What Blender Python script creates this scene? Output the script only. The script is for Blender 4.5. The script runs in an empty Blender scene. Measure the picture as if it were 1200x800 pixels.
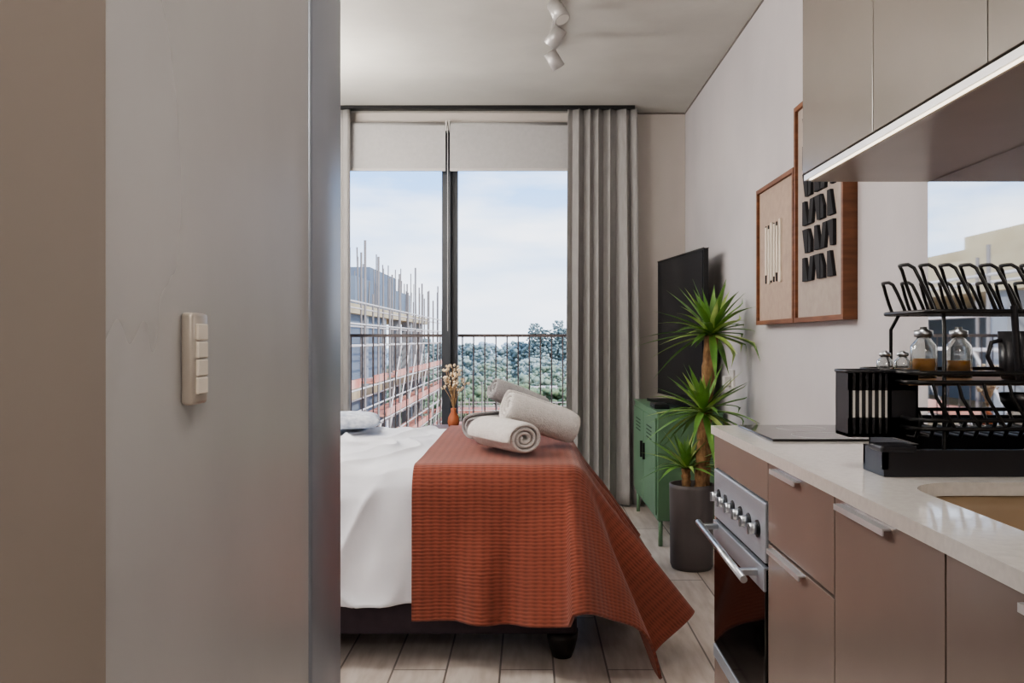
import bpy, bmesh, math, random
from mathutils import Vector, Matrix
from mathutils import noise as N
random.seed(7)
S = bpy.context.scene
COL = S.collection
H = 1.14
try:
    S.view_settings.look = 'AgX - Medium High Contrast'
except Exception:
    pass

# ---------------------------------------------------------------- helpers
def lin(c):
    r = []
    for v in c[:3]:
        v = v/255.0
        r.append(v/12.92 if v <= 0.04045 else ((v+0.055)/1.055)**2.4)
    return (r[0], r[1], r[2], 1.0)

def mat(name, c, rough=0.5, metal=0.0, c2=None, nscale=6.0, stretch=(1,1,1), bump=0.0, bscale=40.0,
        emis=None, estr=0.0, spec=0.5, trans=0.0, coat=0.0, sheen=0.0, rvar=0.0):
    m = bpy.data.materials.new(name); m.use_nodes = True
    nt = m.node_tree; b = nt.nodes['Principled BSDF']
    b.inputs['Base Color'].default_value = lin(c)
    b.inputs['Roughness'].default_value = rough
    b.inputs['Metallic'].default_value = metal
    b.inputs['Specular IOR Level'].default_value = spec
    b.inputs['Transmission Weight'].default_value = trans
    b.inputs['Coat Weight'].default_value = coat
    b.inputs['Sheen Weight'].default_value = sheen
    tc = nt.nodes.new('ShaderNodeTexCoord')
    mp = nt.nodes.new('ShaderNodeMapping'); mp.inputs['Scale'].default_value = stretch
    nt.links.new(tc.outputs['Object'], mp.inputs['Vector'])
    n = nt.nodes.new('ShaderNodeTexNoise'); n.inputs['Scale'].default_value = nscale
    n.inputs['Detail'].default_value = 5
    nt.links.new(mp.outputs[0], n.inputs['Vector'])
    if c2 is None:
        c2 = tuple(max(0, v*0.95) for v in c)
    rp = nt.nodes.new('ShaderNodeValToRGB')
    rp.color_ramp.elements[0].position = 0.3; rp.color_ramp.elements[1].position = 0.7
    rp.color_ramp.elements[0].color = lin(c); rp.color_ramp.elements[1].color = lin(c2)
    nt.links.new(n.outputs[0], rp.inputs[0]); nt.links.new(rp.outputs[0], b.inputs['Base Color'])
    if rvar > 0:
        mr = nt.nodes.new('ShaderNodeMapRange')
        mr.inputs[3].default_value = max(0.02, rough-rvar); mr.inputs[4].default_value = rough+rvar
        nt.links.new(n.outputs[0], mr.inputs[0]); nt.links.new(mr.outputs[0], b.inputs['Roughness'])
    if bump > 0:
        n2 = nt.nodes.new('ShaderNodeTexNoise'); n2.inputs['Scale'].default_value = bscale
        n2.inputs['Detail'].default_value = 4
        nt.links.new(mp.outputs[0], n2.inputs['Vector'])
        bp = nt.nodes.new('ShaderNodeBump'); bp.inputs['Strength'].default_value = bump
        bp.inputs['Distance'].default_value = 0.01
        nt.links.new(n2.outputs[0], bp.inputs['Height']); nt.links.new(bp.outputs[0], b.inputs['Normal'])
    if emis:
        b.inputs['Emission Color'].default_value = lin(emis)
        b.inputs['Emission Strength'].default_value = estr
    return m

def empty(name):
    e = bpy.data.objects.new(name, None); COL.objects.link(e); e.empty_display_size = 0.1
    return e

def obj(name, me, m=None, parent=None, smooth=False):
    o = bpy.data.objects.new(name, me); COL.objects.link(o)
    if m: me.materials.append(m)
    if parent: o.parent = parent
    if smooth:
        for p in me.polygons: p.use_smooth = True
    return o

def from_bm(name, bm, m=None, parent=None, smooth=False):
    me = bpy.data.meshes.new(name); bm.to_mesh(me); bm.free()
    return obj(name, me, m, parent, smooth)

def box(name, x0, x1, y0, y1, z0, z1, m, parent=None, bevel=0.0, seg=2):
    bm = bmesh.new(); bmesh.ops.create_cube(bm, size=1)
    for v in bm.verts:
        v.co = Vector(((x0+x1)/2+v.co.x*(x1-x0), (y0+y1)/2+v.co.y*(y1-y0), (z0+z1)/2+v.co.z*(z1-z0)))
    if bevel > 0:
        bmesh.ops.bevel(bm, geom=bm.edges[:], offset=bevel, segments=seg, affect='EDGES', profile=0.5)
    return from_bm(name, bm, m, parent, smooth=(bevel > 0 and seg > 2))

def cyl(name, p0, p1, r0, m, parent=None, r1=None, n=24, smooth=True):
    p0 = Vector(p0); p1 = Vector(p1); d = p1-p0
    if r1 is None: r1 = r0
    bm = bmesh.new()
    bmesh.ops.create_cone(bm, cap_ends=True, segments=n, radius1=r0, radius2=r1, depth=d.length)
    q = Vector((0, 0, 1)).rotation_difference(d.normalized())
    bmesh.ops.transform(bm, matrix=Matrix.Translation((p0+p1)/2) @ q.to_matrix().to_4x4(), verts=bm.verts[:])
    o = from_bm(name, bm, m, parent)
    if smooth:
        for p in o.data.polygons: p.use_smooth = len(p.vertices) == 4
    return o

def lathe(name, prof, c, m, parent=None, n=32):
    bm = bmesh.new(); rings = []
    for r, z in prof:
        rings.append([bm.verts.new((c[0]+r*math.cos(2*math.pi*i/n), c[1]+r*math.sin(2*math.pi*i/n), c[2]+z)) for i in range(n)])
    for a, b in zip(rings, rings[1:]):
        for i in range(n):
            bm.faces.new((a[i], a[(i+1) % n], b[(i+1) % n], b[i]))
    if prof[0][0] > 1e-4: bm.faces.new(rings[0][::-1])
    if prof[-1][0] > 1e-4 : bm.faces.new(rings[-1])
    bmesh.ops.recalc_face_normals(bm, faces=bm.faces[:])
    o = from_bm(name, bm, m, parent)
    for p in o.data.polygons: p.use_smooth = len(p.vertices) == 4
    return o

def wires(name, polys, r, m, parent=None, cyclic=False, res=3):
    cu = bpy.data.curves.new(name, 'CURVE'); cu.dimensions = '3D'
    cu.bevel_depth = r; cu.bevel_resolution = res; cu.use_fill_caps = True
    for pts in polys:
        sp = cu.splines.new('POLY'); sp.points.add(len(pts)-1)
        for p, q in zip(sp.points, pts): p.co = (q[0], q[1], q[2], 1)
        sp.use_cyclic_u = cyclic
    o = bpy.data.objects.new(name, cu); COL.objects.link(o); cu.materials.append(m)
    if parent: o.parent = parent
    return o

def multibox(name, boxes, m, parent=None):
    bm = bmesh.new()
    for (x0, x1, y0, y1, z0, z1) in boxes:
        r = bmesh.ops.create_cube(bm, size=1)
        for v in r['verts']:
            v.co = Vector(((x0+x1)/2+v.co.x*(x1-x0), (y0+y1)/2+v.co.y*(y1-y0), (z0+z1)/2+v.co.z*(z1-z0)))
    return from_bm(name, bm, m, parent)

def sstep(t):
    t = max(0.0, min(1.0, t)); return t*t*(3-2*t)

# ---------------------------------------------------------------- materials
M_wallR = mat('wall_paint_cool', (204, 200, 201), 0.6, c2=(192, 189, 191), nscale=2, bump=0.05, bscale=60)
M_wallF = mat('wall_paint_warm', (200, 193, 186), 0.65, c2=(193, 186, 180), nscale=2, bump=0.05, bscale=60)
M_ceil = mat('ceiling_concrete', (200, 198, 191), 0.8, c2=(180, 178, 172), nscale=1.5, bump=0.12, bscale=25)
M_part = mat('satin_partition', (184, 183, 182), 0.28, c2=(160, 159, 160), nscale=1.3, stretch=(1, 1, 0.5), bump=0.03, bscale=14, spec=1.0, rvar=0.1)
M_taupe = mat('taupe_panel', (146, 136, 128), 0.5, c2=(140, 130, 122), nscale=2)
M_jamb = mat('steel_jamb', (162, 167, 176), 0.36, metal=0.65, c2=(140, 147, 158), nscale=2, stretch=(1, 1, .3))
M_black = mat('black_metal', (24, 24, 26), 0.32)
M_blackpl = mat('black_plastic', (32, 32, 38), 0.3)
M_curt = mat('curtain_linen', (158, 156, 154), 0.9, c2=(148, 146, 144), nscale=60, stretch=(1, 1, .2), bump=0.1, bscale=300)
M_blind = mat('blind_fabric', (180, 179, 178), 0.85, c2=(174, 173, 172), nscale=40)
M_cab = mat('taupe_laminate', (134, 121, 114), 0.22, c2=(129, 116, 110), nscale=3, spec=0.65)
M_cabU = mat('taupe_laminate_upper', (122, 114, 107), 0.2, c2=(117, 110, 103), nscale=3, spec=0.8)
M_under = mat('cabinet_underside_mat', (144, 133, 125), 0.3)
M_steel = mat('stainless', (196, 200, 206), 0.32, metal=1.0, c2=(182, 187, 194), nscale=3, stretch=(1, 1, 20))
M_ovst = mat('brushed_oven_steel', (172, 178, 188), 0.45, metal=0.65, c2=(162, 168, 178), nscale=3, stretch=(1, 1, 20))
M_alu = mat('aluminium', (215, 215, 217), 0.35, metal=0.7)
M_quartz = mat('quartz_top', (210, 207, 203), 0.09, c2=(200, 197, 194), nscale=90)
M_sink = mat('sink_composite', (160, 140, 116), 0.35, c2=(148, 128, 106), nscale=8)
M_glassblk = mat('black_glass', (14, 12, 12), 0.06, spec=0.5)
M_mirror = mat('mirror_glass', (225, 228, 230), 0.02, metal=1.0)
M_wood = mat('walnut_frame', (134, 88, 60), 0.5, c2=(106, 68, 46), nscale=8, stretch=(1, 1, 8))
M_woodd = mat('dark_wood', (112, 76, 52), 0.5, c2=(92, 60, 40), nscale=8)
M_canvas = mat('art_canvas', (182, 163, 148), 0.9, c2=(172, 153, 140), nscale=30, bump=0.1, bscale=200)
M_canvas2 = mat('art_canvas_grey', (176, 165, 156), 0.9, c2=(166, 155, 147), nscale=30, bump=0.1, bscale=200)
M_ink = mat('art_ink', (36, 36, 40), 0.8)
M_cream = mat('art_cream', (226, 214, 198), 0.8)
M_green = mat('green_locker_paint', (104, 137, 108), 0.42, c2=(97, 129, 101), nscale=3)
M_tv = mat('tv_screen', (34, 34, 37), 0.25)
M_pot = mat('pot_ceramic', (98, 92, 92), 0.55, c2=(90, 85, 85), nscale=5)
M_soil = mat('soil', (50, 38, 30), 0.95, bump=0.6, bscale=60)
M_trunk = mat('yucca_bark', (170, 136, 98), 0.85, c2=(110, 82, 56), nscale=45, stretch=(1, 1, .5), bump=0.8, bscale=60)
M_leaf = mat('yucca_leaf', (120, 160, 82), 0.42, c2=(84, 128, 58), nscale=12)
M_leaf2 = mat('yucca_leaf_light', (194, 210, 138), 0.42, c2=(144, 176, 90), nscale=12)
M_duvet = mat('white_duvet', (226, 228, 234), 0.85, c2=(219, 222, 230), nscale=4, bump=0.3, bscale=9)
M_towelW = mat('towel_white', (226, 222, 218), 0.95, c2=(211, 207, 203), nscale=50, bump=0.8, bscale=220, sheen=0.3)
M_towelShade = mat('towel_white_shaded', (168, 166, 166), 0.95, c2=(152, 150, 151), nscale=50, bump=0.7, bscale=220, sheen=0.3)  # white towel darkened in colour, for the shaded rolls behind
M_base = mat('bed_base_fabric', (60, 50, 58), 0.8, c2=(50, 42, 50), nscale=30)
M_footw = mat('bed_foot_wood', (30, 24, 24), 0.4)
M_terra = mat('terracotta', (176, 104, 70), 0.7)
M_dry = mat('dried_flower', (240, 224, 200), 0.9, c2=(222, 200, 166))
M_lampw = mat('lamp_head', (190, 188, 186), 0.4, metal=0.4)
M_lens = mat('lamp_lens', (226, 224, 218), 0.3)
M_led = mat('led_strip_mat', (255, 244, 225), 0.5, emis=(255, 240, 215), estr=2.5)
M_plate = mat('switch_plate_metal', (186, 178, 168), 0.3, metal=0.4)
M_rocker = mat('switch_rocker', (222, 213, 200), 0.35)
M_oil = mat('oil', (216, 150, 44), 0.15, c2=(196, 128, 34))
M_jar = mat('clear_jar_glass', (235, 238, 238), 0.03, trans=0.95)
M_whitepl = mat('white_plastic', (225, 222, 218), 0.4)

# floor: wood-look tiles
M_floor = bpy.data.materials.new('floor_tiles'); M_floor.use_nodes = True
nt = M_floor.node_tree; b = nt.nodes['Principled BSDF']
tc = nt.nodes.new('ShaderNodeTexCoord'); mp = nt.nodes.new('ShaderNodeMapping')
mp.inputs['Rotation'].default_value = (0, 0, math.radians(90)); mp.inputs['Location'].default_value = (0.2, 0.1, 0)
br = nt.nodes.new('ShaderNodeTexBrick'); br.inputs['Scale'].default_value = 1
br.inputs['Brick Width'].default_value = 1.1; br.inputs['Row Height'].default_value = 0.185
br.inputs['Mortar Size'].default_value = 0.0035
br.inputs['Color1'].default_value = lin((226, 217, 210)); br.inputs['Color2'].default_value = lin((209, 199, 191))
br.inputs['Mortar'].default_value = lin((126, 117, 111))
ns = nt.nodes.new('ShaderNodeTexNoise'); ns.inputs['Scale'].default_value = 5; ns.inputs['Detail'].default_value = 8
mp2 = nt.nodes.new('ShaderNodeMapping'); mp2.inputs['Scale'].default_value = (6, 1, 1)
nt.links.new(tc.outputs['Object'], mp.inputs[0]); nt.links.new(mp.outputs[0], br.inputs['Vector'])
nt.links.new(tc.outputs['Object'], mp2.inputs[0]); nt.links.new(mp2.outputs[0], ns.inputs['Vector'])
mx = nt.nodes.new('ShaderNodeMix'); mx.data_type = 'RGBA'; mx.blend_type = 'MULTIPLY'; mx.inputs[0].default_value = 0.75
rp = nt.nodes.new('ShaderNodeValToRGB'); rp.color_ramp.elements[0].position = .3; rp.color_ramp.elements[1].position = .65
rp.color_ramp.elements[0].color = (.68, .64, .60, 1); rp.color_ramp.elements[1].color = (1, 1, 1, 1)
nt.links.new(ns.outputs[0], rp.inputs[0]); nt.links.new(br.outputs['Color'], mx.inputs[6]); nt.links.new(rp.outputs[0], mx.inputs[7])
nt.links.new(mx.outputs[2], b.inputs['Base Color']); b.inputs['Roughness'].default_value = 0.34

# quilted throw: fine ribs with stitched breaks
M_throw = bpy.data.materials.new('rust_quilt'); M_throw.use_nodes = True
nt = M_throw.node_tree; b = nt.nodes['Principled BSDF']; b.inputs['Roughness'].default_value = 0.9
b.inputs['Sheen Weight'].default_value = 0.15
uv = nt.nodes.new('ShaderNodeUVMap')
def wave(direction, period):
    w_ = nt.nodes.new('ShaderNodeTexWave'); w_.wave_type = 'BANDS'; w_.bands_direction = direction; w_.wave_profile = 'SIN'
    w_.inputs['Scale'].default_value = 0.314/period; w_.inputs['Distortion'].default_value = 0
    return w_
wv = wave('Y', .0125); wx = wave('X', .030)
ns = nt.nodes.new('ShaderNodeTexNoise'); ns.inputs['Scale'].default_value = 22; ns.inputs['Detail'].default_value = 2
ad = nt.nodes.new('ShaderNodeVectorMath'); ad.operation = 'MULTIPLY_ADD'
ad.inputs[1].default_value = (0.016, 0.007, 0)
nt.links.new(uv.outputs[0], ns.inputs['Vector']); nt.links.new(ns.outputs['Color'], ad.inputs[0]); nt.links.new(uv.outputs[0], ad.inputs[2])
nt.links.new(ad.outputs[0], wv.inputs['Vector']); nt.links.new(ad.outputs[0], wx.inputs['Vector'])
mu = nt.nodes.new('ShaderNodeMath'); mu.operation = 'MULTIPLY_ADD'; mu.inputs[1].default_value = .6
nt.links.new(wx.outputs['Fac'], mu.inputs[0]); nt.links.new(wv.outputs['Fac'], mu.inputs[2])
rp = nt.nodes.new('ShaderNodeValToRGB'); rp.color_ramp.elements[0].position = 0.0; rp.color_ramp.elements[1].position = 0.9
rp.color_ramp.elements[0].color = lin((108, 56, 43)); rp.color_ramp.elements[1].color = lin((137, 74, 57))
nt.links.new(mu.outputs[0], rp.inputs[0])
ns2 = nt.nodes.new('ShaderNodeTexNoise'); ns2.inputs['Scale'].default_value = 5
nt.links.new(uv.outputs[0], ns2.inputs['Vector'])
mx = nt.nodes.new('ShaderNodeMix'); mx.data_type = 'RGBA'; mx.blend_type = 'MULTIPLY'; mx.inputs[0].default_value = 1
r3 = nt.nodes.new('ShaderNodeValToRGB'); r3.color_ramp.elements[0].position = .3; r3.color_ramp.elements[1].position = .7
r3.color_ramp.elements[0].color = (.86, .86, .86, 1); r3.color_ramp.elements[1].color = (1, 1, 1, 1)
nt.links.new(ns2.outputs[0], r3.inputs[0]); nt.links.new(rp.outputs[0], mx.inputs[6]); nt.links.new(r3.outputs[0], mx.inputs[7])
nt.links.new(mx.outputs[2], b.inputs['Base Color'])
bp = nt.nodes.new('ShaderNodeBump'); bp.inputs['Strength'].default_value = 0.28; bp.inputs['Distance'].default_value = 0.005
nt.links.new(mu.outputs[0], bp.inputs['Height']); nt.links.new(bp.outputs[0], b.inputs['Normal'])

# ---------------------------------------------------------------- room shell
XR = 1.098; YW = 6.0; ZC = 2.733; XL = -2.0; YB = -1.6
box('floor', XL-.1, XR+.1, YB-.1, 6.25, -0.1, 0, M_floor)
box('ceiling', XL-.1, XR+.1, YB-.1, 6.2, ZC, ZC+.12, M_ceil)
box('wall_right', XR, XR+.12, YB, 6.2, 0, ZC, M_wallR)
box('wall_left', XL-.12, XL, 1.6, 6.2, 0, ZC, M_wallR)
box('wall_back', XL, XR, YB-.12, YB, 0, ZC, M_wallF)
multibox('wall_window', [(.34, XR, YW, YW+.2, 0, ZC), (XL, -1.7, YW, YW+.2, 0, ZC), (-1.7, .34, YW, YW+.2, 2.62, ZC)], M_wallF)
box('wall_partition', XL, -.355, .66, 1.375, 0, ZC, M_part, bevel=.002)
box('wall_entry', XL, -.33, YB, .668, 0, ZC, M_taupe, bevel=.003)
box('trim_1', -.5, -.350, 1.375, 1.59, 0, ZC, M_jamb, bevel=.006, seg=3)
box('wall_partition_core', XL, -.5, 1.375, 1.58, 0, ZC, M_wallR)
box('baseboard_right', XR-.012, XR, 2.34, YW, 0, .07, M_whitepl)
box('baseboard_window', .34, XR-.012, YW-.012, YW, 0, .07, M_whitepl)
box('shadow_line_right', XR-.006, XR, 2.34, YW, ZC-.008, ZC, mat('shadow_gap', (130, 124, 118), .8))  # grey strip coloured as the shade of a ceiling gap

# ---------------------------------------------------------------- window
w = empty('window_1')
fr = []
for x0, x1 in ((-1.7, -1.64), (.28, .34)):
    fr.append((x0, x1, 6.03, 6.11, .0, 2.62))
fr += [(-.615, -.555, 6.02, 6.07, .05, 2.6), (-.57, -.508, 6.075, 6.12, .05, 2.6)]
fr += [(-1.7, .34, 6.03, 6.11, 0, .07), (-1.7, .34, 6.03, 6.11, 2.55, 2.62)]
multibox('window_frame', fr, mat('window_frame_alu', (58, 62, 68), .4), w)
rail = empty('balcony_railing')
multibox('rails', [(-1.75, .4, 6.26, 6.30, 1.16, 1.182), (-1.75, .4, 6.265, 6.295, .06, .085)], mat('railing_paint', (104, 94, 92), .5), rail)
pk = []
x = -1.72
while x < .4:
    pk.append([(x, 6.28, .08), (x, 6.28, 1.16)]); x += 0.082
wires('pickets', pk, .0050, mat('picket_paint', (104, 92, 90), .5), rail)
box('balcony_ledge', -1.8, .45, 6.2, 6.34, -.3, .0, mat('ledge_concrete', (160, 158, 154), .8))

for i, (a, bb) in enumerate(((-1.66, -.575), (-.553, .30))):
    e = empty('roller_blind')
    cyl('tube', (a, 5.945, 2.625), (bb, 5.945, 2.625), .028, M_blind, e)
    box('fabric', a+.004, bb-.004, 5.914, 5.9165, 2.325, 2.625, M_blind, e)
    box('bottom_bar', a+.004, bb-.004, 5.909, 5.921, 2.308, 2.328, mat('blind_bar', (196, 193, 190), .5), e, bevel=.003)
    box('bracket', a-.004, a+.002, 5.91, 5.998, 2.59, 2.66, M_whitepl, e)
    box('bracket_2', bb-.002, bb+.004, 5.91, 5.998, 2.59, 2.66, M_whitepl, e)
wires('blind_chain', [[(-.563, 5.90, 2.62), (-.563, 5.90, 1.2)]], .002, M_whitepl)
box('curtain_track', -1.8, .72, 5.80, 5.86, 2.71, ZC, M_black)
box('shadow_line_window', .72, XR, 5.985, 6.0, 2.725, ZC, mat('shadow_gap2', (130, 122, 116), .8))  # grey strip standing in for the shaded gap beside the track

def curtain(name, x0, x1, folds, y0=5.83, amp=.04, top=2.71, bot=.015, seed=1, flare=0.0):
    rnd = random.Random(seed)
    bm = bmesh.new(); nx = folds*20; nz = 28; rows = []
    ph = [rnd.uniform(-1, 1) for _ in range(folds+3)]
    am = [rnd.uniform(.40, 1.3) for _ in range(folds+3)]
    for j in range(nz+1):
        t = j/nz; z = top+(bot-top)*t; row = []
        for i in range(nx+1):
            s = i/nx
            sw = s+.03*math.sin(2*math.pi*s*1.5+seed)*math.sin(math.pi*s)+.012*math.sin(2*math.pi*s*2.6+2+t)*math.sin(math.pi*s)
            k = max(0, min(folds, sw*folds)); i0 = int(k); f = sstep(k-i0)
            p = ph[i0]*(1-f)+ph[min(i0+1, folds+1)]*f
            a0 = am[i0]*(1-f)+am[min(i0+1, folds+1)]*f
            ph2 = 2*math.pi*k+p*(.7+1.0*t)
            a = amp*a0*(.8+.3*t)
            xx = x0+(x1-x0)*s + .013*math.sin(ph2*2+p) + flare*t*(s-.5)*(x1-x0)
            row.append(bm.verts.new((xx, y0+a*math.sin(ph2)+.2*a*math.sin(ph2*2.0+p*3), z)))
        rows.append(row)
    for a, b_ in zip(rows, rows[1:]):
        for i in range(nx): bm.faces.new((a[i], a[i+1], b_[i+1], b_[i]))
    o = from_bm(name, bm, M_curt, None, True)
    md = o.modifiers.new('th', 'SOLIDIFY'); md.thickness = .003
    return o
curtain('curtain', .275, .735, 6, seed=3, flare=.06)
curtain('curtain', -1.75, -1.22, 7, seed=5)

# ---------------------------------------------------------------- kitchen
CE = 2.336
cnt = empty('kitchen_base_cabinet')
box('carcass', .53, XR-.002, .2, 2.31, .09, .70, M_under, cnt)
box('end_panel', .507, XR-.002, 2.312, CE-.002, 0, .883, M_cab, cnt, bevel=.0015)
box('kick_board', .56, .575, .2, 2.31, 0, .09, mat('kick', (80, 68, 62), .5), cnt)
def front(name, y0, y1, z0, z1, m=M_cab):
    return box(name, .505, .524, y0+.0018, y1-.0018, z0+.0015, z1-.0015, m, cnt, bevel=.0012)
yA, yB, yC, yD, yE = 1.804, 1.411, 1.035, .62, .2
front('drawer_front', yB, yA, .715, .883)
front('drawer_front_low', yB, yA, .09, .712)
front('door_front', yC, yB, .09, .883)
front('door_front_2', yD, yC, .09, .883)
front('door_front_3', yE, yD, .09, .883)
front('fascia', yA, 2.31, .795, .883)
front('low_panel', yA, 2.31, .09, .285)
box('filler_top', .53, .56, .2, 2.31, .70, .883, M_under, cnt)
def lip(y0, y1, z):
    box('handle_lip', .494, .507, y0, y1, z-.001, z+.0015, M_alu, cnt)
    box('handle_lip_drop', .492, .4945, y0, y1, z-.008, z+.0015, M_alu, cnt)
lip(1.59, 1.75, .874); lip(1.56, 1.77, .706); lip(1.19, 1.38, .874); lip(.70, .86, .874)

bm = bmesh.new(); bmesh.ops.create_cube(bm, size=1)
for v in bm.verts:
    v.co = Vector(((.498+XR-.001)/2+v.co.x*(XR-.001-.498), (.2+CE)/2+v.co.y*(CE-.2), .895+v.co.z*.022))
top = from_bm('countertop', bm, M_quartz)
def rrect(x0, x1, y0, y1, r, n=8):
    pts = []
    for cx, cy, a0 in ((x1-r, y1-r, 0), (x0+r, y1-r, 90), (x0+r, y0+r, 180), (x1-r, y0+r, 270)):
        for i in range(n+1):
            a = math.radians(a0+90*i/n); pts.append((cx+r*math.cos(a), cy+r*math.sin(a)))
    return pts
SX0, SX1, SY0, SY1 = .605, 1.0, .86, 1.40
bm = bmesh.new(); pts = rrect(SX0, SX1, SY0, SY1, .09)
lo = [bm.verts.new((p[0], p[1], .8)) for p in pts]; hi = [bm.verts.new((p[0], p[1], 1.0)) for p in pts]
bm.faces.new(lo[::-1]); bm.faces.new(hi)
for i in range(len(pts)):
    j = (i+1) % len(pts); bm.faces.new((lo[i], lo[j], hi[j], hi[i]))
bmesh.ops.recalc_face_normals(bm, faces=bm.faces[:])
cut = from_bm('cutter', bm)
md = top.modifiers.new('b', 'BOOLEAN'); md.operation = 'DIFFERENCE'; md.object = cut; md.solver = 'EXACT'
bpy.context.view_layer.update()
dg = bpy.context.evaluated_depsgraph_get()
nm = bpy.data.meshes.new_from_object(top.evaluated_get(dg))
top.modifiers.clear(); top.data = nm
bpy.data.objects.remove(cut)
bm = bmesh.new(); rings = []
for off, z in ((-.012, .883), (-.004, .883), (.002, .86), (.006, .76), (.03, .722), (.12, .716)):
    pp = rrect(SX0+off, SX1-off, SY0+off, SY1-off, max(.02, .09-off*.5))
    rings.append([bm.verts.new((p[0], p[1], z)) for p in pp])
for a, b_ in zip(rings, rings[1:]):
    for i in range(len(a)):
        j = (i+1) % len(a); bm.faces.new((a[i], a[j], b_[j], b_[i]))
bm.faces.new(rings[-1])
sk = from_bm('kitchen_sink', bm, M_sink, None, True)
dr = cyl('drain', (.81, 1.13, .7165), (.81, 1.13, .7205), .035, M_steel, sk)

ck = empty('cooktop')
box('glass', .56, 1.02, 1.96, 2.29, .9065, .912, mat('hob_glass', (60, 58, 58), .05), ck, bevel=.002)
for (cx, cy, r) in ((.70, 2.04, .07), (.70, 2.2, .06), (.88, 2.04, .06), (.88, 2.2, .07)):
    wires('zone_ring', [[(cx+r*math.cos(t*.2), cy+r*math.sin(t*.2), .9118) for t in range(32)]], .0006, M_alu, ck)

ov = empty('built_in_oven')
box('control_panel', .500, .527, yA+.004, 2.306, .665, .793, M_ovst, ov, bevel=.003)
box('door_glass', .500, .527, yA+.004, 2.306, .325, .655, M_glassblk, ov, bevel=.003)
box('door_top_steel', .497, .51, yA+.004, 2.306, .605, .656, M_ovst, ov, bevel=.002)
box('door_bottom_steel', .498, .527, yA+.004, 2.306, .288, .322, M_ovst, ov, bevel=.002)
for i in range(6):
    yy = yA+.06+i*.076
    cyl('knob_base', (.500, yy, .728), (.497, yy, .728), .019, M_blackpl, ov)
    cyl('knob', (.497, yy, .728), (.480, yy, .728), .014, M_steel, ov, r1=.012)
    box('knob_grip', .476, .481, yy-.003, yy+.003, .716, .740, M_steel, ov, bevel=.001)
cyl('handle_bar', (.455, yA+.005, .632), (.455, 2.295, .650), .008, M_steel, ov)
for yy, zz in ((yA+.06, .634), (2.25, .648)):
    box('handle_post', .455, .502, yy-.008, yy+.008, zz-.007, zz+.007, M_steel, ov, bevel=.002)

uc = empty('kitchen_wall_cabinet')
box('carcass', .768, XR-.002, .2, CE-.003, 1.578, 2.5, M_under, uc)
ys = [CE, 1.856, 1.393, .93, .2]
for i in range(4):
    box('door', .748, .767, ys[i+1]+.0022, ys[i]-.0022, 1.592, 2.5, M_cabU, uc, bevel=.0012)
box('led_channel', .752, .768, .2, CE-.002, 1.574, 1.589, M_alu, uc)
box('led_strip', .757, .764, .22, CE-.03, 1.5715, 1.5745, M_led, uc)
box('underside', .77, XR-.002, .2, CE-.002, 1.572, 1.578, M_under, uc)
mirror = box('mirror_backsplash', XR-.006, XR-.0005, .2, CE, .907, 1.571, M_mirror)

# ---------------------------------------------------------------- dish rack
dk = empty('dish_rack')
X0, X1, Y0, Y1 = .70, 1.05, 1.48, 1.72
TX0, TX1, TY0, TY1 = .695, 1.065, 1.455, 1.745
ZS = 1.066
multibox('drip_tray', [(TX0, TX1, TY0, TY1, .9065, .918), (TX0, TX0+.008, TY0+.09, TY1, .918, .952), (TX1-.008, TX1, TY0, TY1, .918, .952),
                       (TX0, TX1, TY0, TY0+.008, .918, .952), (TX0, TX1, TY1-.008, TY1, .918, .952),
                       (.605, TX0, TY0, TY0+.09, .9065, .918), (.605, .613, TY0, TY0+.09, .918, .952), (.605, TX0, TY0, TY0+.008, .918, .952), (.605, TX0+.008, TY0+.082, TY0+.09, .918, .952)], M_blackpl, dk)
box('tray_lip', .598, .66, TY0-.006, TY0+.05, .948, .960, M_blackpl, dk, bevel=.004)
def ring(x0, x1, y0, y1, z, r=.03):
    return [(p[0], p[1], z) for p in rrect(x0, x1, y0, y1, r, 5)]
wires('tier_rims', [ring(X0-.03, X1, Y0, Y1, .985), ring(X0-.03, X1, Y0, Y1, 1.0), ring(X0-.04, X1, Y0, Y1, ZS), ring(X0-.04, X1, Y0, Y1, ZS+.016), ring(X0, X1, Y0+.02, Y1-.02, 1.19)], .004, M_black, dk, cyclic=True)
pk = []
for yy in (Y0+.01, Y1-.01):
    for xx in (X0+.025, X1-.01):
        pk.append([(xx, yy, .92), (xx, yy, 1.16), (xx+.008, yy+(.02 if yy < 1.6 else -.02), 1.19)])
for k in range(14):
    xx = X0-.02+k*.026
    pk.append([(xx, Y0, 1.0), (xx, Y0+.02, .97), (xx, Y1-.02, .97), (xx, Y1, 1.0)])
wires('posts_and_grid', pk, .0035, M_black, dk)
lp = []
for k in range(9):
    xx = X0+.02+k*.037
    pts = []
    for t in range(13):
        a = math.pi*t/12
        pts.append((xx-.045*math.sin(a), Y0+.07-.035*math.cos(a), 1.19+.085*min(1, math.sin(a)*1.3)))
    lp.append(pts)
    pts = []
    for t in range(13):
        a = math.pi*t/12
        pts.append((xx-.03*math.sin(a), Y1-.06-.03*math.cos(a), 1.19+.06*min(1, math.sin(a)*1.3)))
    lp.append(pts)
    lp.append([(xx, Y0+.02, 1.19), (xx, Y1-.02, 1.19)])
wires('plate_loops', lp, .0032, M_black, dk)
box('shelf_plate', X0-.035, X1-.005, Y0+.01, Y1-.005, ZS-.006, ZS, mat('rack_board', (120, 90, 62), .5), dk)
lp = []
for k in range(8):
    xx = X0+.0+k*.044
    lp.append([(xx, Y0, ZS), (xx+.004, Y0-.006, 1.04), (xx+.02, Y0-.004, 1.015), (xx+.04, Y0, .985)])
wires('front_stays', lp, .003, M_black, dk)
hb = []
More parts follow.
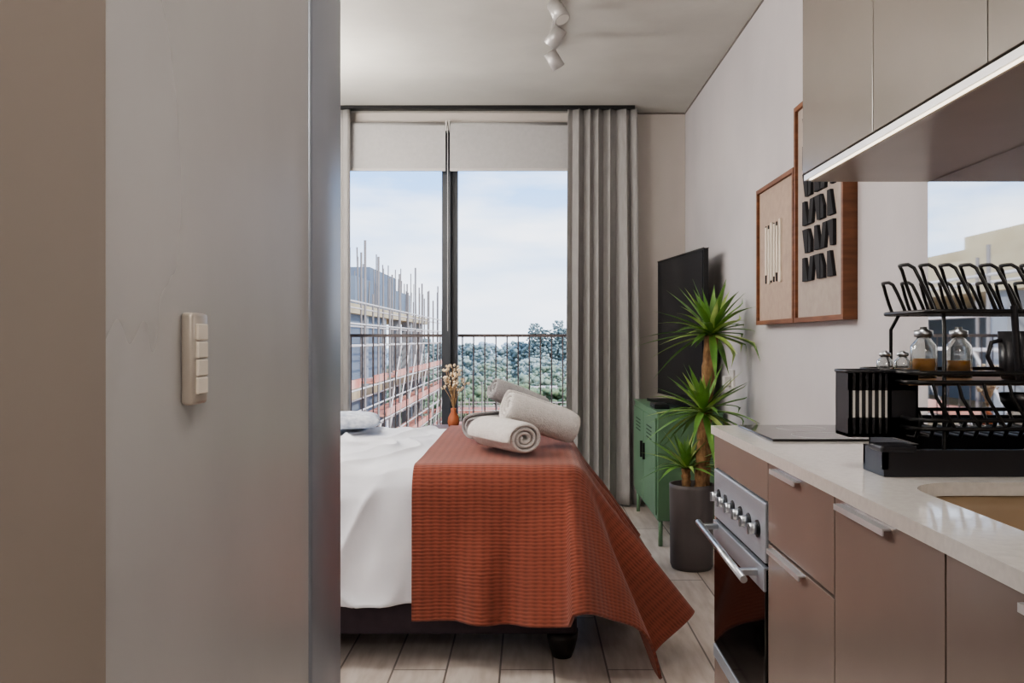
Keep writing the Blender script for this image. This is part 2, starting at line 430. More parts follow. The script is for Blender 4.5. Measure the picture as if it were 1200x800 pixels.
hx0, hx1, hy0, hy1, hz0, hz1 = .575, .700, 1.535, 1.60, .965, 1.083
hb += [(hx0, hx1, hy0, hy1, hz0, hz0+.006), (hx0, hx1, hy0, hy0+.004, hz1-.034, hz1), (hx0, hx1, hy1-.004, hy1, hz0, hz1),
       (hx0, hx0+.004, hy0, hy1, hz0, hz1), (hx1-.004, hx1, hy0, hy1, hz0, hz1), (hx0, hx1, hy0, hy0+.004, hz0, hz0+.035),
       (hx1-.055, hx1, hy0, hy0+.004, hz0, hz1)]
n = 6
for k in range(n+1):
    xx = hx0+.004+(hx1-.055-hx0)*k/n
    hb.append((max(hx0, xx-.0033), xx+.0033, hy0, hy0+.004, hz0, hz1))
ch = multibox('cutlery_holder', hb, M_blackpl, dk)
box('slot_bright_panel', hx0+.005, hx1-.05, hy0+.0015, hy0+.003, hz0+.034, hz1-.033, M_whitepl, dk)  # pale panel added behind the slots to make them look lit
wires('holder_rim', [[(p[0], p[1], hz1) for p in rrect(hx0-.002, hx1+.002, hy0-.002, hy1+.002, .008, 3)]], .003, M_blackpl, dk, cyclic=True)
ut = empty('black_mug')
lathe('cup', [(.0001, 0), (.036, 0), (.04, .01), (.043, .088), (.040, .088), (.036, .012), (.0001, .010)], (.905, 1.56, ZS+.0015), M_blackpl, ut)
wires('cup_handle', [[(.865, 1.56, 1.14), (.845, 1.56, 1.135), (.838, 1.56, 1.11), (.848, 1.56, 1.088), (.868, 1.56, 1.084)]], .004, M_blackpl, ut)
ld = empty('black_ladle')
wires('handle', [[(.862, 1.50, 1.06), (.858, 1.50, 1.12), (.852, 1.50, 1.20)]], .006, M_blackpl, ld)
lathe('bowl', [(.0001, 0), (.02, .004), (.03, .018), (.033, .034), (.030, .034), (.018, .008), (.0001, .004)], (.865, 1.505, 1.012), M_blackpl, ld, 20)

def bottle(name, x, y, z, r, h, oil):
    e = empty(name)
    lathe('glass', [(.0001, 0), (r, 0), (r, h*.62), (r*.55, h*.76), (r*.5, h*.82), (r*.4, h*.82), (r*.45, h*.74), (r*.9, h*.60), (r*.9, .004), (.0001, .004)], (x, y, z), M_jar, e, 24)
    if oil > 0:
        cyl('oil_fill', (x, y, z+.005), (x, y, z+h*oil), r*.86, M_oil, e)
    lathe('cap', [(.0001, h*.8), (r*.72, h*.8), (r*.72, h*.92), (r*.3, h*.95), (r*.25, h*1.0), (.0001, h*1.0)], (x, y, z), M_steel, e, 20)
zs = ZS+.001
bottle('oil_bottle', .765, 1.655, zs, .024, .098, .38)
bottle('oil_bottle', .833, 1.655, zs, .024, .098, .34)
bottle('spice_jar', .684, 1.64, zs, .015, .052, 0)
bottle('spice_jar', .718, 1.64, zs, .015, .052, 0.35)
bottle('spice_jar', .958, 1.66, zs, .018, .055, 0)
bottle('spice_jar', 1.005, 1.66, zs, .02, .065, 0.2)

# ---------------------------------------------------------------- light switch
sw = empty('light_switch')
box('plate', -.355, -.342, .868, .910, 1.073, 1.168, M_plate, sw, bevel=.004, seg=3)
for k in range(4):
    z0 = 1.084+k*.0185
    box('rocker', -.343, -.339, .876, .902, z0, z0+.0170, M_rocker, sw, bevel=.0012)

# ---------------------------------------------------------------- art frames
def frame(name, y0, y1, z0, z1, mc):
    e = empty(name); d = .05; t = .018; xf = XR-d
    multibox('frame', [(xf, XR-.001, y0, y0+t, z0, z1), (xf, XR-.001, y1-t, y1, z0, z1), (xf, XR-.001, y0+t, y1-t, z0, z0+t), (xf, XR-.001, y0+t, y1-t, z1-t, z1)], M_wood, e)
    box('canvas', xf+.012, xf+.02, y0+t, y1-t, z0+t, z1-t, mc, e)
    return e, xf+.012
e, xc = frame('framed_art', 3.39, 3.94, 1.208, 1.825, M_canvas)
for k in range(6):
    yy = 3.575+k*.041
    o = box('strip', xc-.008, xc, yy, yy+.026, 1.385+.014*((k*3) % 4), 1.65-.012*((k*2) % 3), M_cream, e)
    box('strip_shadow', xc-.004, xc, yy+.027, yy+.037, 1.39, 1.645, M_ink, e)
e, xc = frame('framed_art', 2.85, 3.38, 1.208, 2.055, M_canvas2)
bm = bmesh.new()
for r_ in range(6):
    zc = 1.362+r_*.107
    for k in range(5):
        yy = 3.275-k*.068
        kind = (r_*2+k) % 4
        if kind == 0: poly = [(0, 0), (.062, 0), (.03, .09), (0, .09)]
        elif kind == 1: poly = [(0, .0), (.04, 0), (.062, .09), (.02, .09)]
        elif kind == 2: poly = [(.03, 0), (.060, 0), (.060, .09), (.0, .09)]
        else: poly = [(.0, 0), (.03, 0), (.03, .045), (.0, .09)]
        f = [bm.verts.new((xc-.012, yy-a, zc+c)) for a, c in poly]
        g = [bm.verts.new((xc, yy-a, zc+c)) for a, c in poly]
        bm.faces.new(f); bm.faces.new(g[::-1])
        for i in range(4):
            bm.faces.new((f[i], g[i], g[(i+1) % 4], f[(i+1) % 4]))
bmesh.ops.recalc_face_normals(bm, faces=bm.faces[:])
from_bm('relief_shapes', bm, M_ink, e)

# ---------------------------------------------------------------- track light
tl = empty('track_spotlight')
box('track', .115, .145, 3.55, 4.62, ZC-.022, ZC, M_lampw, tl, bevel=.002)
for (yy, dx, dy) in ((3.84, .35, -.25), (4.16, -.55, .35), (4.5, .5, .3)):
    c = Vector((.13, yy, ZC-.115)); d = Vector((dx, dy, -.75)).normalized()
    cyl('stem', (.13, yy, ZC-.02), (.13, yy, ZC-.10), .007, M_lampw, tl)
    cyl('head', c-d*.045, c+d*.05, .034, M_lampw, tl, r1=.037)
    cyl('lens', c+d*.046, c+d*.0515, .031, M_lens, tl)

# ---------------------------------------------------------------- bed
BX0, BX1, BY0, BY1, BT = -1.82, .20, 2.98, 4.45, .68
bed = empty('bed')
box('base', BX0, BX1-.03, BY0+.04, BY1-.03, .095, .33, M_base, bed, bevel=.015, seg=3)
box('mattress', BX0+.02, BX1-.015, BY0+.03, BY1-.015, .33, .655, M_duvet, bed, bevel=.06, seg=4)
box('headboard', -1.92, -1.83, BY0-.03, BY1+.05, .1, 1.15, M_base, bed, bevel=.03, seg=4)
for (fx, fy) in ((.12, 3.08), (.12, 4.36), (-1.7, 3.08), (-1.7, 4.36)):
    lathe('foot', [(.034, 0), (.046, .03), (.055, .07), (.057, .097)], (fx, fy, 0), M_footw, bed, 20)

def drape(name, ua, ub, va, vb, nu, nv, T, r, edges, beta_fn, m, zmin=.014, noise=0.0, th=.01, seed=0, nf=(2.6, 7), fy=0.0, crease=0.0, maskx=None, rc=0.0):
    ex1, ey0, ey1 = edges
    bx, by0, by1 = ex1-r, ey0+r, ey1-r
    bm = bmesh.new(); uvl = bm.loops.layers.uv.new('UVMap'); G = []; UV = {}
    for i in range(nu+1):
        row = []
        for j in range(nv+1):
            u = ua+(ub-ua)*i/nu; v = va+(vb-va)*j/nv
            a = max(0, u-bx); c = 0
            if v < by0: c = v-by0
            elif v > by1: c = v-by1
            L = math.hypot(a, c)
            qx = min(u, bx); qy = min(max(v, by0), by1)
            z = T; x, y = qx, qy
            if L > 1e-6:
                dx, dy = a/L, c/L
                th_ = math.atan2(a, abs(c))
                if a > 0 and c < 0: dy *= 1-fy*(th_/1.57)
                if a > 0 and abs(c) > 0: L *= 1-rc*math.sin(2*th_)**2
                beta = beta_fn(qx, qy, a, c, L)
                L1 = r*(math.pi/2-beta)
                if L < L1:
                    ph = L/r; out = r*math.sin(ph); drop = r*(1-math.cos(ph))
                else:
                    ph = math.pi/2-beta; out = r*math.sin(ph)+(L-L1)*math.sin(beta)
                    drop = r*(1-math.cos(ph))+(L-L1)*math.cos(beta)
                mx_ = T-zmin
                if drop > mx_:
                    out += (drop-mx_)*.9; drop = mx_ - .012*abs(math.sin((drop-mx_)*22))
                x += dx*out; y += dy*out; z -= drop
            if noise > 0:
                nn = N.noise(Vector((u*nf[0]+seed, v*nf[0], seed)))*.6+N.noise(Vector((u*nf[1]+seed, v*nf[1]*.5, 3)))*.35
                if crease > 0:
                    w1 = N.noise(Vector((u*4+seed*2, v*3, 1.5)))*.5
                    nn += crease*((1-abs(N.noise(Vector((u*5+w1*2, v*2.2+w1*2, seed+7)))))**6)
                k = noise*nn
                if maskx is not None:
                    mk = sstep((maskx-u)/.10); k *= mk; base = noise*.3*mk
                else: base = noise*.3
                if L > r: y -= (k+base)*1.3*min(1, (L-r)/.06)
                else: z += max(-.004, k)
            vv = bm.verts.new((x, y, z)); row.append(vv); UV[vv] = (u, v)
        G.append(row)
    for i in range(nu):
        for j in range(nv):
            f = bm.faces.new((G[i][j], G[i+1][j], G[i+1][j+1], G[i][j+1]))
            for l in f.loops: l[uvl].uv = UV[l.vert]
    bmesh.ops.recalc_face_normals(bm, faces=bm.faces[:])
    o = from_bm(name, bm, m, None, True)
    md = o.modifiers.new('th', 'SOLIDIFY'); md.thickness = th; md.offset = 0
    return o

def beta_throw(qx, qy, a, c, L):
    b1 = math.radians(33); bf = math.radians(2); bs = math.radians(26)
    if a <= 0:
        t = sstep((qx-(BX1-.36))/.36)
        be = bf+(b1-bf)*t*(1 if c < 0 else .3)
        s = qx-BX1
    elif c == 0:
        t = sstep((BY0+.5-qy)/.5)
        be = bs+(b1-bs)*t; s = .45+(qy-BY0)
    else:
        th = math.atan2(a, abs(c)); be = b1 if c < 0 else bs*(th/1.57); s = .45*th/1.57
    rip = (.11*math.sin(s*15+.6)+.055*math.sin(s*33+1.2))
    k = sstep((s+.75)/.5)
    return max(.005, be+rip*k*min(1, L/.35))
thr = drape('throw_blanket', -.405, BX1+.62, BY0-.52, BY1+.30, 160, 270, BT+.016, .075, (BX1+.012, BY0-.026, BY1+.012), beta_throw, M_throw, noise=.009, th=.010, seed=4, fy=.45, rc=.10)

def beta_duv(qx, qy, a, c, L):
    mk = sstep((-.42-qx)/.12)
    return .012+mk*(.05+(.06*math.sin(qx*9+1)+.04*math.sin(qx*23+2*math.sin(qx*5)))*min(1, L/.3))
dv = drape('duvet', -1.28, -.37, BY0-.425, BY1+.35, 170, 220, BT, .075, (BX1, BY0, BY1), beta_duv, M_duvet, noise=.024, th=.006, seed=9, nf=(3.5, 11), crease=.9, maskx=-.41)

def pillow(name, c, sx, sy, sz, m, rot=(0, 0, 0)):
    bm = bmesh.new(); bmesh.ops.create_grid(bm, x_segments=20, y_segments=20, size=1)
    for v in bm.verts:
        x, y = v.co.x, v.co.y
        v.co.z = ((1-x**4)*(1-y**4))**.45
        pin = 1-.08*(1-abs(x)**2)*(abs(y)) ; pin2 = 1-.08*(1-abs(y)**2)*abs(x)
        v.co.x = x*pin2; v.co.y = y*pin
    g = bmesh.ops.duplicate(bm, geom=bm.verts[:]+bm.edges[:]+bm.faces[:])
    for v in [q for q in g['geom'] if isinstance(q, bmesh.types.BMVert)]: v.co.z *= -1
    bmesh.ops.remove_doubles(bm, verts=bm.verts[:], dist=1e-4)
    bmesh.ops.recalc_face_normals(bm, faces=bm.faces[:])
    for v in bm.verts: v.co = Vector((v.co.x*sx/2, v.co.y*sy/2, v.co.z*sz/2))
    o = from_bm(name, bm, m, None, True); o.location = c; o.rotation_euler = rot
    return o
M_cush = mat('blue_patterned_cushion', (226, 230, 236), .9, c2=(156, 168, 186), nscale=30)
pillow('pillow', (-1.56, 3.38, .742), .45, .65, .17, M_duvet)
pillow('pillow', (-1.56, 4.08, .742), .45, .65, .17, M_duvet)
pillow('cushion', (-.93, 4.20, .745), .40, .36, .075, M_cush, (0, 0, .2))

# ---------------------------------------------------------------- towels
def towel(name, p0, p1, rh, rv, m, turns=3.3, seed=0):
    p0 = Vector(p0); p1 = Vector(p1); ax = (p1-p0); Ln = ax.length; ax.normalize()
    up = Vector((0, 0, 1)); side = ax.cross(up).normalized(); up2 = side.cross(ax).normalized()
    bm = bmesh.new(); nt_ = 90; nl = 14; G = []
    for i in range(nt_+1):
        t = i/nt_; ang = -2*math.pi*turns*t+seed; rr = .12+.80*t
        row = []
        for j in range(nl+1):
            s = j/nl
            e = 1-.10*(abs(2*s-1)**6)
            k = rr*e*(1+.05*N.noise(Vector((ang*.5, s*3, seed))))
            pos = p0+ax*(Ln*s+ (1-t)*.012*(2*s-1)*-1) + side*(math.cos(ang)*rh*k) + up2*(math.sin(ang)*rv*k)
            row.append(bm.verts.new(pos))
        G.append(row)
    for i in range(nt_):
        for j in range(nl):
            bm.faces.new((G[i][j], G[i+1][j], G[i+1][j+1], G[i][j+1]))
    o = from_bm(name, bm, m, None, True)
    md = o.modifiers.new('th', 'SOLIDIFY'); md.thickness = min(rh, rv)*.80/turns*.88; md.offset = 0
    md = o.modifiers.new('bv', 'SUBSURF'); md.levels = 1; md.render_levels = 1
    return o
towel('rolled_towel', (-.185, 3.47, .770), (-.010, 3.17, .770), .086, .068, M_towelW, 3.2, 1.0)
towel('rolled_towel', (-.095, 3.42, .882), (.190, 3.52, .775), .078, .076, M_towelW, 3.0, 2.0)
towel('rolled_towel', (-.16, 3.64, .940), (.07, 3.72, .845), .07, .055, M_towelShade, 3.0, 3.0)
towel('rolled_towel', (-.25, 3.62, .768), (-.05, 3.82, .768), .07, .06, M_towelShade, 3.0, 1.5)

# ---------------------------------------------------------------- side table + dried flowers
st = empty('side_table')
cyl('top', (-.43, 4.86, .615), (-.43, 4.86, .64), .2, M_woodd, st, n=40)
for k in range(3):
    a = k*2.09+.4
    cyl('leg', (-.43+.13*math.cos(a), 4.86+.13*math.sin(a), .615), (-.43+.19*math.cos(a), 4.86+.19*math.sin(a), 0), .014, M_woodd, st, r1=.010)
vs = empty('dried_flower_vase')
lathe('vase', [(.0001, 0), (.026, 0), (.034, .03), (.030, .06), (.014, .09), (.016, .11), (.012, .11), (.010, .09), (.0001, .085)], (-.43, 4.86, .641), M_terra, vs)
stems = []; heads = []
for k in range(22):
    a = random.uniform(0, 6.28); rr = random.uniform(.01, .085); hh = random.uniform(.12, .25)
    base = Vector((-.43, 4.86, .74)); tip = Vector((-.43+rr*math.cos(a), 4.86+rr*math.sin(a), .74+hh))
    mid = (base+tip)/2-Vector((rr*math.cos(a)*.2, rr*math.sin(a)*.2, 0))
    stems.append([base, mid, tip]); heads.append(tip)
wires('stems', stems, .0016, mat('dry_stem', (180, 150, 112), .9), vs)
bm = bmesh.new()
for h in heads:
    for q in range(4):
        bmesh.ops.create_icosphere(bm, subdivisions=1, radius=random.uniform(.005, .011), matrix=Matrix.Translation(h+Vector((random.uniform(-.012, .012), random.uniform(-.012, .012), random.uniform(-.02, .012)))))
from_bm('flower_heads', bm, M_dry, vs)

# ---------------------------------------------------------------- locker cabinet
lk = empty('green_locker_cabinet')
lx0, lx1, ly0, ly1, lz0, lz1 = .707, 1.07, 4.70, 5.70, .14, .735
box('body', lx0, lx1, ly0, ly1, lz0, lz1, M_green, lk, bevel=.006)
box('top', lx0-.006, lx1+.004, ly0-.006, ly1+.006, lz1-.002, lz1+.010, M_green, lk, bevel=.003)
for k in range(2):
    a = ly0+.02+k*.485; bb = a+.475
    box('locker_door', lx0-.010, lx0-.001, a, bb, lz0+.03, lz1-.03, M_green, lk, bevel=.003)
    vents = [(lx0-.012, lx0-.009, a+.14, a+.34, lz1-.10-q*.022, lz1-.094-q*.022) for q in range(4)]
    multibox('door_vents', vents, mat('vent_dark', (40, 62, 46), .6), lk)
    yh = bb-.05 if k == 0 else a+.05
    box('door_handle', lx0-.024, lx0-.009, yh-.008, yh+.008, .42, .52, M_black, lk, bevel=.002)
for fx in (lx0+.02, lx1-.02):
    for fy in (ly0+.02, ly1-.02):
        cyl('leg', (fx, fy, 0), (fx, fy, lz0+.002), .012, M_green, lk)

tv = empty('television')
pn = Vector((.975, 4.78, 0)); pf = Vector((.852, 5.66, 0)); d = (pf-pn).normalized(); nrm = Vector((d.y, -d.x, 0))
if nrm.x < 0: nrm = -nrm
def slab(name, a0, a1, z0, z1, t0, t1, m, bevel=0):
    bm = bmesh.new(); r = bmesh.ops.create_cube(bm, size=1)
    Lx = (pf-pn).length
    for v in bm.verts:
        s = a0+(a1-a0)*(v.co.x+.5); t = t0+(t1-t0)*(v.co.y+.5); z = z0+(z1-z0)*(v.co.z+.5)
        p = pn+d*(s*Lx)+nrm*t; v.co = Vector((p.x, p.y, z))
    if bevel: bmesh.ops.bevel(bm, geom=bm.edges[:], offset=bevel, segments=2, affect='EDGES')
    bmesh.ops.recalc_face_normals(bm, faces=bm.faces[:])
    return from_bm(name, bm, m, tv)
slab('bezel', 0, 1, .79, 1.655, .003, .030, M_black, .003)
slab('screen', .012, .988, .81, 1.643, -.001, .004, M_tv)
slab('back_housing', .15, .85, .84, 1.35, .03, .062, M_blackpl, .006)
slab('neck', .42, .58, .757, .84, .004, .028, M_black)
slab('foot', .12, .88, .7465, .760, -.10, .08, M_black, .003)
mb = empty('media_box')
box('case', .715, .80, 4.86, 5.05, .7462, .772, M_blackpl, mb, bevel=.004)
box('front_light', .7138, .7158, 4.93, 4.94, .757, .762, M_alu, mb)
wb = empty('wall_socket')
box('plate', XR-.012, XR, 4.55, 4.67, .86, .98, M_whitepl, wb, bevel=.003)
box('plug', XR-.05, XR-.012, 4.585, 4.635, .89, .945, M_whitepl, wb, bevel=.006)

# ---------------------------------------------------------------- yucca
yu = empty('potted_yucca')
PX, PY = .815, 4.28
lathe('pot', [(.0001, 0), (.098, 0), (.106, .02), (.110, .40), (.110, .42), (.100, .42), (.098, .37), (.0001, .37)], (PX, PY, 0), M_pot, yu, 48)
lathe('soil', [(.097, .36), (.097, .375), (.05, .38), (.0001, .382)], (PX, PY, 0), M_soil, yu)
def trunk(name, pts, r):
    bm = bmesh.new(); n = 16; rings = []
    P = []
    for i in range(len(pts)-1):
        for k in range(14):
            t = k/14; P.append(Vector(pts[i]).lerp(Vector(pts[i+1]), t))
    P.append(Vector(pts[-1]))
    for i, p in enumerate(P):
        rr = r*(1+.10*math.sin(i*2.1)+random.uniform(-.05, .05))
        rings.append([bm.verts.new((p.x+rr*math.cos(2*math.pi*k/n)*(1+random.uniform(-.06, .06)), p.y+rr*math.sin(2*math.pi*k/n), p.z)) for k in range(n)])
    for a, b_ in zip(rings, rings[1:]):
        for k in range(n): bm.faces.new((a[k], a[(k+1) % n], b_[(k+1) % n], b_[k]))
    bm.faces.new(rings[-1])
    return from_bm(name, bm, M_trunk, yu, True)
trunk('trunk_tall', [(PX+.06, PY+.02, .37), (PX+.075, PY+.02, .8), (PX+.10, PY+.0, 1.16)], .034)
trunk('trunk_short', [(PX+.03, PY-.05, .37), (PX+.05, PY-.055, .78)], .028)
trunk('trunk_low', [(PX-.03, PY-.03, .37), (PX-.035, PY-.035, .50)], .022)
def crown(name, c, n, L, w, m, seed, zmin=-.5, zmax=1.2):
    rnd = random.Random(seed); bm = bmesh.new(); c = Vector(c)
    for k in range(n):
        az = k*2.39996+rnd.uniform(-.3, .3)
        el = zmin+(zmax-zmin)*((k+.5)/n) + rnd.uniform(-.12, .12)
        ll = L*rnd.uniform(.75, 1.1)*(.8+.25*math.cos(el))
        dr = Vector((math.cos(az)*math.cos(el), math.sin(az)*math.cos(el), math.sin(el)))
        sd = dr.cross(Vector((0, 0, 1))).normalized(); N_ = sd.cross(dr)
        seg = 9; pr = None; droop = rnd.uniform(.15, .45)*math.cos(el)
        for i in range(seg+1):
            t = i/seg
            p = c+dr*(ll*t)+Vector((0, 0, -1))*(droop*ll*t*t)
            if p.x > XR-.02: p.x = XR-.02
            ww = w*(math.sin(math.pi*min(1, t*.85+.15))**.7)*(1-t**4) + .0006
            a = bm.verts.new(p-sd*ww+N_*ww*.35); m_ = bm.verts.new(p); b_ = bm.verts.new(p+sd*ww+N_*ww*.35)
            if pr:
                bm.faces.new((pr[0], pr[1], m_, a)); bm.faces.new((pr[1], pr[2], b_, m_))
            pr = (a, m_, b_)
    return from_bm(name, bm, m, yu, True)
crown('leaves_top', (PX+.10, PY, 1.17), 34, .36, .018, M_leaf, 1, -.35, 1.35)
crown('leaves_top_light', (PX+.10, PY, 1.16), 18, .33, .017, M_leaf2, 2, -.3, 1.2)
crown('leaves_mid', (PX+.05, PY-.055, .78), 32, .33, .017, M_leaf, 3, -.4, 1.3)
crown('leaves_mid_light', (PX+.05, PY-.055, .775), 16, .31, .016, M_leaf2, 4, -.3, 1.2)
crown('leaves_low', (PX-.035, PY-.035, .50), 28, .26, .014, M_leaf, 5, -.0, 1.35)
crown('leaves_low_light', (PX-.035, PY-.035, .50), 12, .25, .013, M_leaf2, 6, .1, 1.2)

# ---------------------------------------------------------------- unseen fill lamps, added to brighten the interior
def fill_globe(x, y, z, r, strength, col=(255, 248, 240)):
    e = empty('added_fill_globe')  # added glowing globe, hung out of view to light room and ceiling
    m = mat('fill_globe_glow', (255, 250, 240), .5, emis=col, estr=strength)
    cyl('rose', (x, y, ZC), (x, y, ZC-.02), .05, M_whitepl, e)
    cyl('cord', (x, y, ZC-.02), (x, y, z+r), .004, M_whitepl, e, n=8)
    bm = bmesh.new(); bmesh.ops.create_uvsphere(bm, u_segments=24, v_segments=12, radius=r, matrix=Matrix.Translation((x, y, z)))
    from_bm('globe', bm, m, e, True)
def fill_disc(x, y, r, strength, col=(255, 248, 240)):
    e = empty('added_fill_disc')  # added glowing disc above the view, brightens partition and counter
    m = mat('fill_disc_glow', (255, 250, 240), .5, emis=col, estr=strength)
    cyl('rim', (x, y, ZC), (x, y, ZC-.04), r+.01, M_whitepl, e, n=48)
    cyl('diffuser', (x, y, ZC-.04), (x, y, ZC-.05), r, m, e, n=48)
fill_globe(.35, -.7, 2.2, .18, 38)
fill_globe(-1.35, 2.6, 2.15, .2, 45)
fill_globe(-1.35, 4.7, 2.15, .2, 40)
fill_disc(.30, 1.45, .16, 40)

# ---------------------------------------------------------------- exterior
M_conc = mat('ext_concrete', (160, 160, 160), .9, c2=(132, 134, 140), nscale=.8)
M_sand = mat('ext_sandboard', (196, 180, 150), .9, c2=(172, 154, 122), nscale=.6)
M_mesh = mat('ext_blue_mesh', (122, 130, 140), .9, c2=(102, 110, 122), nscale=.5)
M_pole = mat('ext_scaffold_pole', (132, 124, 120), .6)
M_red = mat('ext_toe_board', (178, 104, 86), .8, c2=(208, 160, 142), nscale=1.2)
cb = empty('construction_building')
bx = []
for z in (-9.6, -6.6, -3.6, -.6, 1.9):
    bx.append((-18, -5.0, 9, 43, z, z+.28))
multibox('slabs', bx, M_sand, cb)
bx = []
for z in (-9.4, -6.4, -3.4, -.35):
    y = 9.6
    while y < 43:
        bx.append((-5.5, -5.1, y, y+.5, z, z+2.8 if z < -1 else 1.92)); y += 3.4
        bx.append((-9.5, -9.1, y, y+.5, z, z+2.8 if z < -1 else 1.92))
multibox('columns', bx, M_conc, cb)
multibox('cores', [(-16, -8.5, 14, 42, -9.6, 2.2), (-7, -5.3, 26, 38, 2.1, 3.1), (-10, -5.6, 30, 36, 2.1, 3.7), (-5.4, -5.2, 24, 31, -3.3, 1.9)], M_mesh, cb)
multibox('stepped_roof', [(-5.4, -5.0, 9, 20, 2.15, 2.45), (-9, -5.6, 9, 20, 2.15, 2.75), (-14, -7, 9.5, 18, 2.7, 3.3), (-16, -9, 10, 16, 3.3, 3.9)], M_sand, cb)
rb = []
y = 20
while y < 43:
    for k in range(3):
        xx = -5.2-k*.5+random.uniform(-.1, .1)
        rb.append([(xx, y, 2.1), (xx+random.uniform(-.05, .05), y, 2.1+random.uniform(.9, 2.0))])
    y += random.uniform(.6, 1.1)
wires('rebar', rb, .022, M_pole, cb, res=0)
sc = empty('scaffolding')
po = []; lg = []; tb = []
y = 9.5
while y < 45:
    for xx in (-4.7, -3.9):
        po.append([(xx, y, -12), (xx, y, (2.4 if y < 18 else 2.9+random.uniform(-.5, .8)))])
    for z in (-7, -5, -3, -1, 1):
        lg.append([(-4.8, y, z), (-3.8, y, z)])
    lg.append([(-3.9, y, -3+2*(int(y) % 2)), (-3.9, y+2.2, -1+2*(int(y) % 2))])
    y += 1.8
for z in (-7, -6, -5, -4, -3, -2.5, -2, -1.5, -1, -.5, 0, 1, 1.5, 2):
    for xx in (-4.7, -3.9):
        lg.append([(xx, 9, z), (xx, 45, z)])
for z in (-7, -5, -4, -3, -2, -1, 0):
    y = 9
    while y < 44:
        if random.random() < .75: tb.append((-4.6, -3.95, y, y+1.7, z+.03, z+.09)); tb.append((-3.92, -3.88, y, y+1.7, z+.05, z+.24))
        y += 1.8
wires('poles', po, .03, M_pole, sc, res=1)
wires('ledgers', lg, .024, mat('ext_ledger', (198, 186, 178), .6), sc, res=1)
multibox('boards', tb, M_red, sc)
sc2 = empty('scaffolding')
po = []; lg = []; tb = []
for i in range(14):
    for j in range(3):
        xx = -3.2+i*.48; yy = 32+j*2.0
        po.append([(xx, yy, -12), (xx, yy, -.9+random.uniform(-.4, .9)*(1 if i < 5 else .3)-i*.06)])
for z in (-6.2, -5, -3.8, -2.9, -2.2, -1.5):
    for j in range(3):
        lg.append([(-3.4, 32+j*2, z), (3.2, 32+j*2, z)])
for z in (-6.2, -3.8, -2.9, -2.2):
    tb.append((-3.2, 3.0, 32.2, 33.2, z+.03, z+.16))
    tb.append((-3.2, .6, 35.2, 36, z+.3, z+.5))
wires('poles', po, .022, M_pole, sc2, res=1); wires('ledgers', lg, .022, mat('ext_ledger2', (192, 180, 172), .6), sc2, res=1)
multibox('boards', tb, M_red, sc2)

box('ground_outside', -400, 400, 8, 900, -12.2, -12, mat('ext_ground', (172, 174, 160), .95, c2=(152, 156, 140), nscale=.05))  # ground colour paled, with haze mixed in
land = empty('distant_landscape')
tmp = bmesh.new(); bmesh.ops.create_icosphere(tmp, subdivisions=1, radius=1)
tmp.verts.ensure_lookup_table()
ICOV = [v.co.copy() for v in tmp.verts]; ICOF = [[v.index for v in f.verts] for f in tmp.faces]; tmp.free()
def foliage(name, items, m, jit=.35):
    V, F = [], []
    for (x, y, z, r, h) in items:
        b0 = len(V)
        for p in ICOV:
            k = 1+random.uniform(-jit, jit)
            V.append((x+p.x*r*k, y+p.y*r*k, z+p.z*h*k))
        for f in ICOF: F.append([b0+i for i in f])
    me = bpy.data.meshes.new(name); me.from_pydata(V, [], F)
    return obj(name, me, m, land, True)
def tree(x, y, ztop, w, n, s0=.17, tall=2.0):
    out = []
    for q in range(n):
        t = random.random(); rr = w*math.sqrt(max(0, math.sin(math.pi*(.10+.82*t))))*math.sqrt(random.random())
        an = random.uniform(0, 6.28); s = random.uniform(.6, 1.3)*w*s0
        out.append((x+rr*math.cos(an), y+rr*math.sin(an), ztop-s-t*w*tall, s, s*.8))
    return out
A, B, G3 = [], [], []
for k in range(150):
    y = random.uniform(90, 230); x = random.uniform(-.16*y, .10*y)
    bucket = A if y < 140 else (B if y < 185 else G3)
    bucket.extend(tree(x, y, -12+random.uniform(3, 6.0)+(y-90)*.03, random.uniform(2.2, 4.0), 70))
foliage('trees_near', A, mat('ext_tree_mid', (130, 142, 108), .95, c2=(106, 120, 92), nscale=.8))  # tree colours pale with distance, haze mixed into each
foliage('trees_mid', B, mat('ext_tree_mid_hazed', (144, 154, 132), .95, c2=(126, 138, 120), nscale=.8))
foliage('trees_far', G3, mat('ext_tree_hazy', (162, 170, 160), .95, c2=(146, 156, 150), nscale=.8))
Cc = []
for (cx, cy, zt, ww) in ((1.9, 250, 6.3, 2.2), (3.4, 252, 4.4, 2.4), (8.6, 250, 7.0, 2.0), (11.0, 250, 4.8, 3.6), (6.0, 250, 4.2, 2.4)):
    Cc += tree(cx, cy, zt, ww, 150, .13)
    Cc += tree(cx, cy, zt-ww*1.7, ww*1.6, 160, .12)
for k in range(16):
    Cc += tree(random.uniform(-40, 20), random.uniform(240, 270), random.uniform(-1.0, 2.2), random.uniform(4, 6), 130, .13)
foliage('tall_trees', Cc, mat('ext_tree_tall_hazed', (138, 150, 148), .95, c2=(122, 136, 136), nscale=.8))  # haze mixed into this green as well
D = []
for k in range(170):
    y = random.uniform(330, 430); x = random.uniform(-.5*y, .45*y)
    D += tree(x, y, random.uniform(-3.5, 1.5), random.uniform(5, 9), 30, .25, 1.2)
foliage('distant_trees', D, mat('ext_tree_far_hazed', (172, 180, 186), .95, c2=(158, 170, 178), nscale=.1))  # palest tree colour, mostly haze
rf = []
for k in range(34):
    xx = random.uniform(-30, 25); yy = random.uniform(60, 190)
    rf.append((xx, xx+random.uniform(4, 9), yy, yy+5, -12, -12+random.uniform(2, 6)))
multibox('distant_houses', rf, mat('ext_roof', (208, 186, 176), .9, c2=(194, 190, 188), nscale=.08), land)

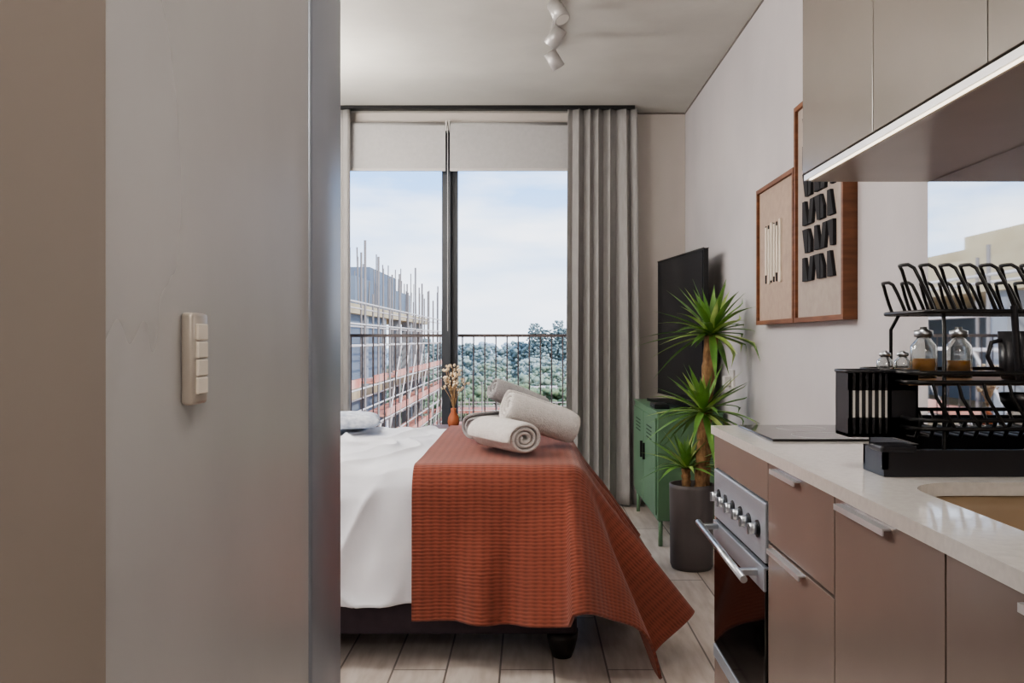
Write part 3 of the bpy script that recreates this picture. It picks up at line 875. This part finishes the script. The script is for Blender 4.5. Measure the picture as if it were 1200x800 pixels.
L = bpy.data.lights.new('sun', 'SUN'); L.energy = 4.0; L.angle = .02; L.color = (1, .94, .85)
o = bpy.data.objects.new('sun', L); COL.objects.link(o); o.rotation_euler = Vector((-.6, .55, -.6)).to_track_quat('-Z', 'Y').to_euler()

# world
W = bpy.data.worlds.new('sky'); S.world = W; W.use_nodes = True; nt = W.node_tree
bg = nt.nodes['Background']; tc = nt.nodes.new('ShaderNodeTexCoord'); sp = nt.nodes.new('ShaderNodeSeparateXYZ')
nt.links.new(tc.outputs['Generated'], sp.inputs[0])
rp = nt.nodes.new('ShaderNodeValToRGB'); cr = rp.color_ramp
cr.elements[0].position = 0; cr.elements[0].color = lin((212, 221, 234))
cr.elements[1].position = .6; cr.elements[1].color = lin((94, 148, 212))
e_ = cr.elements.new(.18); e_.color = lin((136, 178, 230))
nt.links.new(sp.outputs[2], rp.inputs[0])
mp = nt.nodes.new('ShaderNodeMapping'); mp.inputs['Scale'].default_value = (1.6, 1.6, 6); mp.inputs['Location'].default_value = (.4, .2, .3)
nz = nt.nodes.new('ShaderNodeTexNoise'); nz.inputs['Scale'].default_value = 2.2; nz.inputs['Detail'].default_value = 7
nt.links.new(tc.outputs['Generated'], mp.inputs[0]); nt.links.new(mp.outputs[0], nz.inputs['Vector'])
r2 = nt.nodes.new('ShaderNodeValToRGB'); r2.color_ramp.elements[0].position = .42; r2.color_ramp.elements[1].position = .66
nt.links.new(nz.outputs[0], r2.inputs[0])
mx = nt.nodes.new('ShaderNodeMix'); mx.data_type = 'RGBA'
nt.links.new(r2.outputs[0], mx.inputs[0]); nt.links.new(rp.outputs[0], mx.inputs[6]); mx.inputs[7].default_value = lin((234, 237, 243))
nt.links.new(mx.outputs[2], bg.inputs[0]); bg.inputs[1].default_value = 3.1

# camera
cam = bpy.data.cameras.new('camera'); co = bpy.data.objects.new('camera', cam); COL.objects.link(co)
co.location = (0, 0, H); co.rotation_euler = (math.radians(90), 0, 0)
cam.sensor_width = 36; cam.lens = 30.0; cam.shift_x = -20/1200; cam.shift_y = -2/1200; cam.clip_start = .02; cam.clip_end = 2000
S.camera = co
